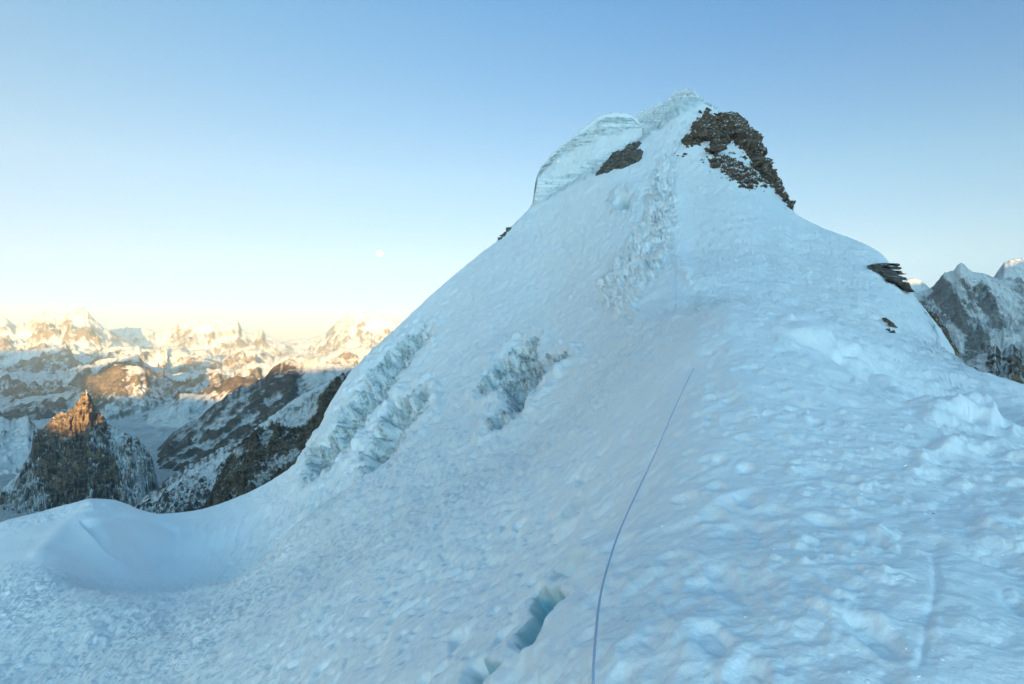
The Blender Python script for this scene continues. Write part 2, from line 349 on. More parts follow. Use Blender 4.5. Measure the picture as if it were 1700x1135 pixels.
    # open ice walls on the flank
    walls = [([(722,545),(695,551),(665,573),(640,590),(600,640),(568,682),(552,722),(515,745),(500,800),(512,806),(545,785),(580,752),(604,722),(645,660),(690,594),(716,562)], 42, 1.7, .75),
             ([(718,672),(716,648),(700,640),(688,658),(655,668),(640,690),(618,722),(603,760),(592,798),(556,840),(600,822),(645,778),(664,742),(702,695)], 42, 1.5, .9),
             ([(894,556),(868,570),(848,586),(826,602),(810,626),(796,652),(800,668),(818,655),(838,655),(842,682),(824,705),(808,724),(832,722),(862,694),(882,668),(902,640),(922,615),(952,585),(935,588),(906,602),(895,592)], 30, 1.35, .55)]
    for poly, ymin, dep, ic in walls:
        jx = px+fbm(x*.9, y*.7, z*.9, 3)*9; jy = py+fbm(x*.9+30, y*.7, z*.9, 3)*9
        s = poly_dist(jx, jy, poly); m = sm(-1, 5, s)*sm(ymin-3, ymin, Y); s0 = perlin(x*.9, y*.6, z*.45+ic*9); 
        rough = ridged(x*1.3, y*1.0, z*.22, 6); r2 = fbm(x*3.0, y*2.2, z*.7, 5)
        d += m*(-dep*sm(0, 12, s)+rough*1.05+r2*.2)
        lip = np.exp(-((s+9)/8)**2)*sm(ymin-3, ymin, Y); d += lip*(.32+.3*fbm(x*.8, y*.6, z*.8+2, 2))
        ice = np.maximum(ice, m*np.clip(.2+ic*.4+.6*s0+.4*fbm(x*.5, y*.5, z*.5+20, 3), 0, .8)); grit = np.maximum(grit, m*.85*np.clip(.75+2.0*r2-rough*.7+(.6-ic)*.8, 0, 1))
    # groove that runs on below the lowest wall, and the rim of rough snow along the saddle
    g = line_dist(px, py, [(560,838),(500,885),(440,925)]); d -= np.exp(-(g/7)**2)*.3*sm(36, 40, Y)*(.5+st2)
    # fluted snow low on the flank beside the bowl
    fl = sm(0, 30, poly_dist(px, py, [(300,860),(420,840),(520,800),(600,760),(560,840),(470,905),(380,960),(330,930)]))*sm(38, 43, Y)
    d += fl*(ridged(x*.9+z*.9, y*.25, 3.0+z*.15, 4)-.5)*.30
    # crisp near rim of the bowl: the ground falls away right behind it
    lipY = np.interp(px, [0,100,180,265,340,420,500,580,640], [41.5,39.5,37,35.3,35.2,33.8,37.3,39,42]); q = Y-lipY
    d -= 1.0*sm(.2, 2.2, q)*np.exp(-np.maximum(q-2, 0)/4)*np.interp(px, [120, 300, 560, 680], [0, 1, 1, 0])
    # scooped step inside the bowl
    sc = poly_dist(px, py, [(135,868),(200,850),(265,858),(300,878),(296,920),(270,940),(232,950),(180,915)]); d -= sm(-3, 5, sc)*sm(46, 48, Y)*.4
    sc2 = line_dist(px, py, [(60,925),(110,870),(150,840)]); d += np.exp(-(sc2/12)**2)*sm(43, 46, Y)*.2
    # holes into the blue ice beside the rope
    for poly, dep in (([(886,990),(905,982),(928,984),(946,1000),(918,1026),(905,1048),(893,1076),(872,1072),(858,1062),(872,1038),(884,1012)], .7),
                      ([(786,1108),(812,1102),(836,1104),(822,1124),(800,1150),(774,1150)], .30),
                      ([(920,962),(924,946),(948,932),(986,924),(972,942),(938,952)], .14),
                      ([(935,855),(950,838),(968,832),(958,846)], .10)):
        jx = px+perlin(x*3, y*3, z*3)*7; jy = py+perlin(x*3+9, y*3, z*3)*7
        s = poly_dist(jx, jy, poly); m = sm(-3, 7, s)
        d -= m*dep*np.where(Y < 11, 1, 0); ice = np.maximum(ice, sm(-9, 1, s)*np.where(Y < 11, 1, 0)*(1 if dep > .2 else .35))
        ra = np.exp(-((s+14)/10)**2)*np.where(Y < 11, 1, 0); d += ra*.02
    s = poly_dist(px, py, [(1022,338),(1030,326),(1046,326),(1044,346),(1032,350)]); m = sm(-2, 5, s)*sm(40, 50, Y); d -= m*.8; ice = np.maximum(ice, m*.8); grit = np.maximum(grit, m*.35)
    d += np.exp(-((s+8)/7)**2)*sm(40, 50, Y)*.25*(1+2*st2)
    # the edge of the harder slab the rope lies on
    e = np.array([(1010,860),(985,925),(938,1005),(893,1078),(835,1118),(800,1180)], float)
    ex = np.interp(py, e[:, 1], e[:, 0]) + perlin(x*5, y*5, z*5+3)*7
    side = sm(-3, 4, px-ex)*np.exp(-np.maximum(px-ex, 0)/130)*sm(850, 930, py)*(1-sm(9, 11, Y)); d += side*.075
    # groove left by an older rope on the right
    g = line_dist(px, py, [(1550,925),(1554,975),(1540,1030),(1526,1095)]); d -= np.exp(-(g/8)**2)*.011*(1-sm(9, 12, Y))*(py > 850)
    # ice crust under the summit, where the cornice wall meets the face
    b = poly_dist(px, py, [(885,338),(1000,262),(1060,215),(1150,150),(1172,168),(1130,190),(1060,240),(1000,283),(900,335)])
    m = sm(-2, 6, b)*sm(80, 86, Y); rough = fbm(x*1.1, y*.8, z*1.3, 4); d += m*(rough*.55-.1); ice = np.maximum(ice, m*.5); grit = np.maximum(grit, m*np.clip(rough*-.9+.1, 0, 1))
    P = P + n*d[..., None]
    return P, ice, grit, dict(px=px, py=py, Y=Y, calm=np.clip(bowl+lane, 0, 1))
RP, r_ice, r_grit, RI = build_ridge()
snow_near = near_snow_material()
link('snow_ridge', grid_mesh('snow_ridge', RP, [snow_near], {'ice': r_ice, 'grit': r_grit, 'coarse': sm(9, 24, RI['Y'])*(1-.85*RI['calm'])}), kind='structure', label='snow covered ridge rising to the summit in blue shade')
R_px = (RP[..., 0]/RP[..., 1])*F+CX; R_py = CY-RP[..., 2]/RP[..., 1]*F
def on_ridge(px, py, ymin=0, ymax=1e9):
    """the point of the snow that stands in that direction, nearest first"""
    i = np.searchsorted(R_px[:, 300], px); best = None
    for c in (i-1, i):
        Yc = RP[c, :, 1]; p = R_py[c]
        for j in range(len(Yc)-1):
            if Yc[j] < ymin or Yc[j] > ymax: continue
            if (p[j]-py)*(p[j+1]-py) <= 0 and p[j] != p[j+1]:
                t = (p[j]-py)/(p[j]-p[j+1]); q = RP[c, j]*(1-t)+RP[c, j+1]*t
                if best is None: best = q
                else: best = (best+q)/2 if abs(best[1]-q[1]) < .2*q[1] else best
                break
    return best

# ------------------------------------------------------------------ the mountains beyond: each a ruled slope from its crest down to its foot, broken by ridged relief
def mountain(name, lines, nrows, step=1.9, lam=60, amp=14, jag=1.5, prof=1.0, stretch=2.0, back=1.0, oct_=8, paint=(), mat=None, seed=0.0, ends=None, small=.25, strata=None, attr='snow', smooth=True, tval=None, **props):
    """lines: crest, then lower contour lines, the last one the foot; each a list of (px, py, distance)"""
    x0 = ends[0] if ends else lines[0][0][0]; x1 = ends[1] if ends else lines[0][-1][0]
    cols = np.arange(x0, x1+.1, step); u = (cols-CX)/F
    A = [np.array(l, float) for l in lines]
    LY = [np.interp(cols, a[:, 0], a[:, 2]) for a in A]; LZ = [(CY-np.interp(cols, a[:, 0], a[:, 1]))/F*y for a, y in zip(A, LY)]
    # share rows by how tall each band looks
    ks = len(A)-1; nb = max(10, nrows//6)
    T = np.linspace(0, ks, nrows); i = np.minimum(T.astype(int), ks-1); f = T-i
    LY = np.array(LY); LZ = np.array(LZ)
    f2 = f
    Y = LY[i]*(1-f2)[:, None]+LY[i+1]*f2[:, None]; Z = LZ[i]*(1-f**prof)[:, None]+LZ[i+1]*(f**prof)[:, None]
    yb = LY[0][None]*(1+np.linspace(.35, 0, nb, endpoint=False)**1.5)[:, None]; zb = LZ[0][None]-back*(yb-LY[0][None])
    Y = np.concatenate([yb, Y]); Z = np.concatenate([zb, Z])
    t = np.concatenate([-np.linspace(1, 0, nb, endpoint=False), T])[:, None]*np.ones_like(Y)
    X = u[None]*Y
    Ym = LY.mean(); m = Ym/F                                     # metres per photograph pixel out there
    l = lam*m; env = sm(0, .35, np.abs(t))
    wx = fbm(X/l*.7+seed, Y/l*.7, seed, 3)*.35
    r = ridged(X/l+wx+seed, Y/(l*stretch)+wx, Z/(l*3)+seed*1.7, oct_, .52)
    r2 = fbm(X/l*5+seed, Y/l*4, Z/l*4, 4)-.8*np.abs(fbm(X/l*2.3+seed, Y/l*1.4, Z/l*2.3+7, 5))
    Z = Z+amp*m*(r-.5)*env*1.6+amp*m*small*r2*(.25+env)
    cj = fbm(X[nb:nb+1]/(m*9)+seed, 0.3, seed, 4)*jag*m; Z = Z+cj*np.exp(-np.abs(t)*6)
    sn = np.zeros_like(Z)
    if tval: sn = np.interp(t, tval[0], tval[1])
    px = X/Y*F+CX; py = CY-Z/Y*F
    if not tval: sn = (.42-r)*.62*np.minimum(env*2, 1)
    sn0 = sn
    for poly, val, soft in paint:
        j = fbm(X/m/7+2, Y/m/12, Z/m/7, 4)*soft*1.6
        s = poly_dist(px, py, poly)+j; sn = np.where(s > -soft, sn+(val+sn0*.6-sn)*sm(-soft, soft, s), sn)
    if strata:
        q = Z/strata[0]+.25*X/strata[0]*strata[2]+fbm(X/l, Y/l, Z/l, 3)*.8; Y = Y+strata[1]*(np.abs((q % 1)-.5)*2)**.5*np.exp(-((t-.6)/.45)**4)
    V = np.stack([X, Y, Z], -1).transpose(1, 0, 2)
    me = grid_mesh(name, V, [mat], {'snow': sn.T}, smooth=smooth)
    if 'category' not in props: props['kind'] = 'structure'
    return link(name, me, **props)

M_far = mountain_material('rock_and_snow_far', 700, (.16, .115, .08), (.36, .27, .19), .58, .69, .7)
M_mid = mountain_material('rock_and_snow_middle', 330, (.085, .08, .078), (.34, .25, .165), .72, .78, .58)
M_brown = mountain_material('scree_and_rock_brown', 260, (.085, .07, .06), (.29, .215, .155), .81, .88, .55)
M_peak = mountain_material('rock_and_snow_peak', 120, (.055, .05, .048), (.42, .31, .20), .66, .71, .5)
M_dark = mountain_material('rock_and_snow_dark', 60, (.045, .045, .05), (.12, .11, .10), .80, .85, .7, streak=2.0)
M_right = mountain_material('rock_and_ice_right', 170, (.20, .205, .21), (.38, .375, .365), .46, .56, .55)
M_butt = mountain_material('rock_buttress', 11, (.075, .07, .062), (.27, .24, .20), .80, .88, .35, streak=.3, bumpd=1.6)

# the valley under everything
def valley():
    cols = np.linspace(-900, 2600, 420); u = (cols-CX)/F
    Yd = np.array([700, 1200, 2000, 3000, 4000, 5500, 7500, 11000, 16000, 24000, 42000.]); Pd = np.array([1120, 980, 900, 842, 792, 746, 706, 668, 632, 606, 588.])
    Y = np.exp(np.linspace(math.log(700), math.log(42000), 260))[None]*np.ones((len(u), 1)); X = u[:, None]*Y
    Z = (CY-np.interp(np.log(Y), np.log(Yd), Pd))/F*Y
    Z = Z+(ridged(X/1900, Y/2600, 4.2, 6)-.42)*np.interp(Y, [700, 4000, 12000, 40000], [60, 110, 420, 800])+fbm(X/300, Y/300, 1, 4)*14
    return link('valley', grid_mesh('valley', np.stack([X, Y, Z], -1), [M_valley], {'snow': np.full(X.shape, -.0)}), kind='structure', label='snow filled glacier valley deep below the ridge')
M_valley = mountain_material('valley_snow', 500, (.08, .08, .08), (.17, .155, .14), .68, .78, .55)
valley()

mountain('snow_range', [[(-700,560,33e3),(-300,530,32e3),(-100,540,31e3),(0,523,30e3),(18,533,30e3),(26,539,30e3),(35,533,30e3),(46,536,30e3),(62,524,30e3),(76,517,30e3),(85,519,30e3),(100,524,30e3),(116,516,30e3),(137,509,30e3),(148,519,30e3),(166,538,30e3),(183,549,30e3),(200,556,31e3),(240,580,31e3)],
   [(-700,620,25e3),(0,605,24e3),(240,612,25e3)]], 90, step=2.2, lam=42, amp=15, jag=3, prof=.85, mat=M_far, seed=1.3, stretch=1.6, label='far pale snow peaks with sharp twin summits at the left edge')
mountain('snow_range', [[(150,575,37e3),(175,549,36e3),(211,544,36e3),(240,544,36e3),(261,551,36e3),(282,545,36e3),(300,534,36e3),(328,527,36e3),(350,529,36e3),(373,527,36e3),(395,533,36e3),(402,547,36e3),(420,556,36e3),(434,544,36e3),(441,556,36e3),(466,569,36e3),(490,585,36e3)],
   [(150,612,29e3),(490,618,29e3)]], 80, step=2.2, lam=40, amp=14, jag=3, prof=.85, mat=M_far, seed=5.1, stretch=1.6, label='far broad sunlit snow massif in the middle of the skyline')
mountain('snow_range', [[(430,580,41e3),(450,566,40e3),(466,568,40e3),(490,562,40e3),(511,563,40e3),(540,554,39e3),(557,537,38e3),(582,521,38e3),(600,518,38e3),(610,517,38e3),(638,524,38e3),(660,534,38e3),(720,560,38e3),(800,600,38e3)],
   [(430,612,30e3),(800,620,30e3)]], 80, step=2.2, lam=44, amp=14, jag=2, prof=.85, mat=M_far, seed=9.7, stretch=1.6, label='far sunlit snow massif beside the flank of the ridge')
mountain('mountain_ridge', [[(-600,570,22e3),(-200,590,22e3),(0,583,22e3),(35,582,22e3),(70,578,22e3),(109,571,22e3),(123,586,22e3),(150,592,22e3),(176,577,22e3),(218,574,22e3),(247,579,22e3),(278,578,21e3)],
   [(-600,660,17e3),(0,640,17e3),(278,640,17e3)]], 80, lam=50, amp=17, jag=3, mat=M_mid, seed=2.2, label='grey shaded ridge under the far left snow peaks')
mountain('mountain_ridge', [[(262,590,22e3),(278,577,22e3),(300,574,22e3),(317,582,22e3),(338,579,22e3),(355,588,22e3),(370,596,22e3),(384,583,22e3),(400,577,22e3),(420,573,22e3),(436,580,22e3),(455,592,22e3),(476,590,22e3),(500,584,22e3),(530,592,22e3),(560,580,22e3),(600,575,22e3),(700,600,22e3)],
   [(262,630,17e3),(700,640,17e3)]], 80, lam=46, amp=15, jag=3, mat=M_far, seed=3.9, label='sunlit tan foothills below the middle snow massif')
mountain('mountain_ridge', [[(-500,640,15e3),(-100,610,15e3),(0,612,14e3),(35,625,14e3),(70,629,14e3),(116,612,14e3),(151,602,14e3),(183,594,14e3),(225,587,14e3),(243,602,14e3),(282,620,14e3),(310,618,14e3),(345,611,14e3),(387,616,14e3),(410,602,14e3),(440,600,14e3),(500,612,14e3),(600,615,14e3)],
   [(-500,720,10e3),(0,690,10e3),(600,690,11e3)]], 100, lam=60, amp=22, jag=3, mat=M_mid, seed=4.4, label='grey and white ridge crossing behind the orange dome')
mountain('mountain', [[(-500,680,10e3),(-60,690,9.5e3),(0,677,9.6e3),(35,664,9.8e3),(70,657,10e3),(116,650,10e3),(134,640,10e3),(148,622,10e3),(169,620,10e3),(187,606,10e3),(201,603,10e3),(211,606,10e3),(233,607,10e3),(243,616,10e3),(248,631,10e3),(268,646,10e3),(282,656,10e3),(330,690,10e3)],
   [(-500,730,7.6e3),(0,722,7.6e3),(100,716,7.8e3),(200,712,8e3),(330,712,8e3)]], 120, lam=46, amp=15, jag=2.5, mat=M_mid, seed=6.3, prof=.9,
   paint=[([(140,640),(150,622),(187,606),(203,602),(208,625),(200,646),(160,655)], -.6, 6), ([(180,662),(220,640),(262,652),(280,680),(250,715),(190,715),(170,690)], .22, 8)], label='rounded mountain with its orange sunlit top')
mountain('mountain', [[(225,712,8.4e3),(247,684,8.4e3),(268,671,8.4e3),(292,661,8.4e3),(299,653,8.4e3),(324,653,8.4e3),(352,641,8.4e3),(363,642,8.4e3),(380,627,8.4e3),(400,624,8.4e3),(420,624,8.4e3),(429,628,8.4e3),(448,635,8.4e3),(500,650,8.4e3)],
   [(225,735,6.6e3),(350,742,6.6e3),(500,742,6.6e3)]], 110, lam=50, amp=10, jag=2, mat=M_mid, seed=7.9,
   paint=[([(225,712),(247,690),(300,668),(380,655),(420,660),(350,700),(290,735),(240,730)], .3, 8), ([(330,652),(352,640),(380,626),(430,625),(432,640),(380,648)], -.6, 4)], label='snowy slope with a thin sunlit crest in the valley')
mountain('mountain', [[(236,800,5.2e3),(250,768,5.4e3),(262,745,5.6e3),(282,722,5.6e3),(303,706,5.6e3),(335,689,5.6e3),(359,668,5.6e3),(388,650,5.6e3),(420,636,5.6e3),(441,624,5.6e3),(452,610,5.6e3),(470,600,5.6e3),(483,596,5.6e3),(497,602,5.6e3),(511,597,5.6e3),(526,594,5.6e3),(540,601,5.6e3),(575,605,5.6e3),(589,607,5.6e3),(660,630,5.6e3)],
   [(236,830,4.4e3),(262,790,4.4e3),(300,785,4.3e3),(400,800,4.0e3),(500,800,4e3),(660,800,4e3)]], 150, step=2.2, lam=60, amp=13, jag=2.5, mat=M_brown, seed=8.8, stretch=1.4,
   paint=[([(490,602),(520,592),(560,600),(600,608),(600,640),(560,650),(520,655),(505,630)], .16, 6), ([(275,725),(330,690),(330,715),(290,745)], .1, 5)], label='bare dark brown mountain with an orange sunlit tip')
mountain('mountain', [[(-500,700,5.4e3),(-100,705,5e3),(0,691,5e3),(21,699,5e3),(46,691,5e3),(60,706,5e3),(90,730,5e3),(140,760,5e3)],
   [(-500,800,4e3),(0,800,3.9e3),(140,800,4e3)]], 90, lam=50, amp=14, jag=3, mat=M_peak, seed=10.4, paint=[([(0,732),(30,726),(62,735),(75,780),(60,830),(20,850),(0,850)], .5, 6)], label='dark rocky shoulder above a snowfield at the left edge')
mountain('rock_peak', [[(-400,900,3.4e3),(-60,850,3.5e3),(0,815,3.6e3),(30,785,3.7e3),(52,748,3.8e3),(56,712,3.8e3),(74,708,3.8e3),(88,692,3.8e3),(104,684,3.8e3),(120,677,3.8e3),(130,662,3.8e3),(136,654,3.8e3),(143,648,3.8e3),(151,656,3.8e3),(158,675,3.8e3),(173,691,3.8e3),(180,704,3.8e3),(197,712,3.8e3),(229,728,3.8e3),(247,746,3.8e3),(255,768,3.8e3),(262,800,3.7e3),(270,850,3.5e3),(290,890,3.3e3)],
   [(-400,960,3e3),(0,865,3.1e3),(60,822,3.3e3),(150,790,3.3e3),(230,800,3.35e3),(290,920,3e3)],
   [(-400,1000,2.5e3),(0,930,2.5e3),(100,920,2.5e3),(290,930,2.5e3)]], 260, step=1.6, lam=34, amp=25, jag=4, mat=M_peak, seed=12.6, stretch=1.5, prof=1.0, small=.6,
   paint=[([(60,705),(143,646),(152,656),(176,700),(170,740),(120,720),(60,740)], -.12, 4), ([(60,745),(165,735),(185,790),(150,835),(70,850),(52,790)], -.14, 10), ([(188,720),(245,748),(264,800),(268,870),(205,870),(198,790)], .3, 9), ([(0,790),(58,765),(84,850),(60,890),(0,890)], .28, 10), ([(150,700),(176,735),(160,790),(150,860),(140,860),(150,770)], .25, 5)],
   label='steep pointed rock peak with its tip lit orange')
mountain('mountain_ridge', [[(205,850,2.3e3),(229,832,2.3e3),(261,811,2.3e3),(282,790,2.3e3),(317,769,2.3e3),(352,751,2.3e3),(380,738,2.3e3),(405,723,2.3e3),(430,708,2.3e3),(500,690,2.3e3)],
   [(205,900,1.7e3),(350,900,1.7e3),(500,880,1.7e3)]], 130, step=1.8, lam=34, amp=9, jag=3, mat=M_dark, seed=13.3, stretch=.8, small=.5, paint=[([(235,832),(300,790),(380,748),(370,800),(300,850),(240,860)], .14, 10)], label='dark rib streaked with snow beside the brown buttress')
mountain('rock_buttress', [[(326,860,300),(342,832,300),(363,794,305),(378,758,310),(406,728,318),(423,711,325),(459,684,335),(497,656,345),(526,644,350),(547,632,352),(568,620,352),(592,608,352),(640,590,350)],
   [(326,870,285),(342,842,286),(378,785,290),(423,722,300),(470,710,302),(510,690,306),(540,650,312),(565,632,318),(640,610,320)],
   [(326,990,235),(420,935,235),(520,850,235),(640,760,235)]], 300, step=1.4, lam=46, amp=17, jag=2, mat=M_butt, seed=15.8, stretch=.9, small=.35,
   paint=[([(418,713),(459,682),(497,654),(526,642),(552,626),(545,640),(538,652),(528,664),(527,684),(508,702),(492,710),(470,706),(450,700),(440,710)], .6, 3), ([(560,622),(610,600),(610,640),(572,640)], .35, 4), ([(385,745),(402,738),(404,756),(392,760)], .5, 3), ([(505,728),(530,715),(520,740)], .45, 4)], label='brown rock buttress capped with snow beyond the saddle')
# right of the summit
mountain('snow_range', [[(1440,500,9e3),(1490,472,9e3),(1504,466,9e3),(1512,462,9e3),(1528,464,9e3),(1536,471,9e3),(1544,479,9e3),(1580,500,9e3)],
   [(1440,560,7.5e3),(1580,560,7.5e3)]], 60, step=2, lam=30, amp=8, jag=1.5, mat=M_right, seed=17.2, label='small far snow top lit by the sun right of the rocks')
mountain('mountain', [[(1620,500,8e3),(1650,458,8e3),(1660,444,8e3),(1668,435,8e3),(1676,430,8e3),(1700,429,8e3),(1760,440,8e3),(1900,480,8e3),(2300,560,8e3)],
   [(1620,600,6e3),(2300,640,6e3)]], 120, step=2.4, lam=50, amp=15, jag=2, mat=M_right, seed=18.5, paint=[([(1640,470),(1680,425),(1720,440),(1720,520),(1640,500)], -.12, 6)], label='grey rock face with a lit snow top at the right edge')
mountain('snow_mountain', [[(1440,520,4.2e3),(1490,492,4.3e3),(1520,486,4.4e3),(1539,481,4.5e3),(1552,472,4.5e3),(1562,459,4.5e3),(1568,452,4.5e3),(1583,449,4.5e3),(1589,440,4.5e3),(1595,435,4.5e3),(1605,443,4.5e3),(1613,450,4.5e3),(1639,454,4.5e3),(1655,462,4.5e3),(1671,471,4.5e3),(1684,483,4.5e3),(1700,494,4.5e3),(1800,530,4.6e3),(2200,600,4.6e3)],
   [(1440,580,3.8e3),(1540,540,3.8e3),(1600,545,3.7e3),(1700,560,3.7e3),(2200,660,3.6e3)],
   [(1440,660,3.1e3),(1700,650,3.1e3),(2200,720,3.1e3)]], 230, step=1.6, lam=30, amp=14, jag=2, mat=M_right, seed=20.1, stretch=2.2, small=.4,
   paint=[([(1560,455),(1548,475),(1548,495),(1570,522),(1588,535),(1600,550),(1608,525),(1596,505),(1584,488),(1572,462)], -.45, 3), ([(1568,452),(1595,435),(1620,452),(1690,495),(1700,560),(1680,555),(1640,500),(1600,500),(1580,470)], .3, 5),
          ([(1594,465),(1600,462),(1618,492),(1612,500)], -.55, 3), ([(1628,462),(1640,470),(1660,520),(1673,541),(1662,552),(1640,530),(1622,500),(1616,478)], -.32, 4), ([(1607,548),(1642,550),(1644,578),(1604,595),(1598,570)], -.32, 5),
          ([(1645,555),(1700,540),(1720,580),(1660,585)], .5, 6), ([(1574,532),(1590,540),(1602,560),(1596,590),(1584,570)], .4, 3)], label='white icy peak with grey rock ribs right of the ridge')
mountain('mountain', [[(1580,615,1.9e3),(1605,600,1.9e3),(1618,591,1.9e3),(1639,584,1.9e3),(1646,576,1.9e3),(1652,571,1.9e3),(1663,584,1.9e3),(1681,569,1.9e3),(1692,581,1.9e3),(1700,588,1.9e3),(1760,600,1.9e3),(2000,660,1.9e3)],
   [(1580,690,1.5e3),(2000,740,1.5e3)]], 90, step=1.8, lam=26, amp=12, jag=3, small=.3, mat=M_peak, seed=22.9, label='low dark brown rocky spur below the white peak')

# unseen range added to shade the ridge; crest shaped to set the sunlit heights
def add_shadow_range():
    Q = [(-60000,900),(-20000,980),(-14600,1014),(-9200,1060),(-7600,700),(-6400,309),(-5700,300),(-5150,420),(-4900,500),(-4600,480),(-4300,60),(-3760,-170),(-3000,-180),(-2060,-185),(-1600,-265),(-1350,-150),(-1150,0),(-850,70),(-400,90),(0,130),(900,320),(3780,800),(5500,1050),(6930,1195),(7340,1330),(12000,1400),(60000,1400)]
    q = np.concatenate([np.linspace(-30000, -9000, 60), np.linspace(-8900, 1500, 420), np.linspace(1600, 25000, 140)])
    h = np.interp(q, [a for a, _ in Q], [b for _, b in Q])+math.tan(SUN_EL)*6000
    off = np.concatenate([np.linspace(-3000, 0, 24), np.linspace(0, 3600, 24)[1:]])
    q2, o2 = np.meshgrid(q, off, indexing='ij'); hh = np.repeat(h[:, None], len(off), 1)
    Z = hh-np.abs(o2)*.62+(ridged(q2/1500, o2/900, 2.0, 5)-.5)*520*sm(0, 900, np.abs(o2))+fbm(q2/160, o2/160, 5.0, 3)*16
    X = -LDIR[0]*6000+q2*.982+o2*(-.19); Y = -LDIR[1]*6000+q2*.19+o2*.982
    link('shadow_range', grid_mesh('shadow_range', np.stack([X, Y, Z], -1), [M_mid], {'snow': np.zeros_like(Z)}), kind='structure', label='unseen range added behind the viewer to shade the ridge')
add_shadow_range()

# ------------------------------------------------------------------ ice, rocks, rope
def ice_material():
    m = NT('glacier_ice'); n = m.noise(1.2, 7, .7); lay = m.noise(1.0, 6, .6, vec=m.scaled((.12, .12, 3.2)), dist=.3)
    at = m.attr('snow')
    c = m.mix(m.math('MULTIPLY', m.rng(lay, .60, .40), at, clamp=True), (.86, .90, .93), (.45, .56, .62)); c = m.mix(m.math('MULTIPLY', m.rng(n, .52, .64), m.rng(at, .3, .8, .0, .7), clamp=True), c, (.22, .31, .35))
    b = m.bump(lay, .35, .8); b = m.bump(m.noise(7, 6, .7), .05, .8, b)
    return m.set(Base_Color=c, Roughness=.5, Normal=b)
def rock_material(name, a, b, snow=.80, light=(.34, .31, .26)):
    m = NT(name); nz = m.n('SeparateXYZ', {0: m.n('NewGeometry').outputs['Normal']}).outputs[2]
    n1 = m.noise(1.1, 9, .75, vec=m.scaled((1, 1, 3.0)), dist=.5); n2 = m.noise(5.5, 7, .7, vec=m.scaled((1, 1, 2.2)))
    bp = m.bump(n1, .5, 1); bp = m.bump(n2, .12, 1, bp)
    c = m.mix(m.rng(n1, .42, .62), a, b); c = m.mix(m.rng(n2, .60, .72, 0, .8), c, light); c = m.mix(m.rng(n2, .28, .40, .5, 0), c, tuple(v*.35 for v in a))
    k = m.rng(m.math('ADD', nz, m.math('MULTIPLY', m.math('SUBTRACT', m.noise(2.3, 8, .7), .5), .9)), snow, snow+.05)
    return m.set(Base_Color=m.mix(k, c, (.85, .9, .95)), Roughness=.85, Normal=bp, Specular_IOR_Level=.25)
M_ice = ice_material()
M_rock = rock_material('dark_brown_rock', (.10, .08, .065), (.34, .26, .19), .66)
M_slate = rock_material('grey_slab_rock', (.09, .085, .08), (.34, .31, .27), .93)

mountain('serac', [[(876,350,99),(884,338,99),(889,300,100),(893,288,101),(897,279,102),(922,249,103),(940,235,104),(959,221,104),(985,200,104),(1002,189,104),(1017,187,104),(1035,188,104),(1048,191,104),(1066,206,104)],
   [(876,352,98.6),(886,333,98.6),(893,300,98.8),(900,284,99),(925,262,100),(952,245,100.5),(985,233,101),(1010,224,101.5),(1036,215,102),(1066,210,103)],
   [(876,355,95.5),(886,338,95.4),(893,293,96),(905,292,96),(930,290,96),(952,279,96),(968,266,96.3),(992,261,96.6),(1040,236,99),(1066,224,100.5)],
   [(876,400,94.6),(900,380,94.2),(1000,320,94.4),(1066,262,99)]], 190, step=1.0, lam=26, amp=3.2, jag=1.8, mat=M_ice, seed=31.4, small=.5, back=1.5, strata=(1.15, .6, .5), tval=([0, .12, .2, .9, 1.05, 1.95, 2.1, 3], [0, 0, 1, 1, .05, .05, .8, .8]), category='serac', label='big layered ice block hanging left of the summit with a flat cap')
mountain('serac', [[(1040,212,107),(1048,199,107),(1058,189,107.5),(1075,180,108),(1095,171,108.5),(1108,166,109),(1113,162,109),(1117,154,109.5),(1128,150,110),(1140,147,110),(1150,150,110),(1160,158,110),(1172,168,109),(1186,178,107),(1200,188,105)],
   [(1040,222,104),(1060,204,105),(1080,192,105.5),(1100,180,106),(1116,168,107),(1132,158,107.5),(1150,156,107.5),(1172,171,107.5),(1200,192,104.5)],
   [(1040,260,98.5),(1100,215,103.5),(1140,185,106.3),(1200,215,103.5)]], 110, step=1.0, lam=17, amp=6, jag=2.5, mat=M_ice, seed=33.9, small=.8, back=1.2, tval=([0, .3, 1, 2], [.1, .5, .9, .9]), category='ice cap', label='broken ice crest along the very top of the summit')

ST_SHAPES = []
def stone_mesh(name, mat, seed, flat=.45, n=16):
    r = np.random.default_rng(seed); bm = bmesh.new()
    for i in range(n):
        p = r.uniform(-1, 1, 3); p /= max(abs(p))**.85; bm.verts.new((p[0], p[1]*.8, p[2]*flat))
    h = bmesh.ops.convex_hull(bm, input=bm.verts)
    bmesh.ops.delete(bm, geom=[g for g in h['geom_interior'] if isinstance(g, bmesh.types.BMVert)], context='VERTS')
    bmesh.ops.recalc_face_normals(bm, faces=bm.faces)
    me = bpy.data.meshes.new(name); bm.to_mesh(me); bm.free(); me.materials.append(mat); return me
STONES = {m.name: [stone_mesh('stone', m, k*7+3, f, 13) for k, f in enumerate((.35, .5, .65, .8, .4, .55))] for m in (M_rock, M_slate)}
SLABS = [stone_mesh('slab', M_slate, 90+k, .8, 17) for k in range(5)]
def put_stone(me, p, size, rot, parent, name='stone'):
    o = bpy.data.objects.new(name, me); COL.objects.link(o); o.parent = parent
    base = parent.location if parent else Vector((0, 0, 0))
    o.location = Vector(p)-base; o.scale = size; o.rotation_euler = rot; return o
def rock_root(name, p, **props):
    e = bpy.data.objects.new(name, None); COL.objects.link(e); e.location = Vector(p); e.empty_display_size = .3
    for k, v in props.items(): e[k] = v
    return e
NRM = normals(RP)
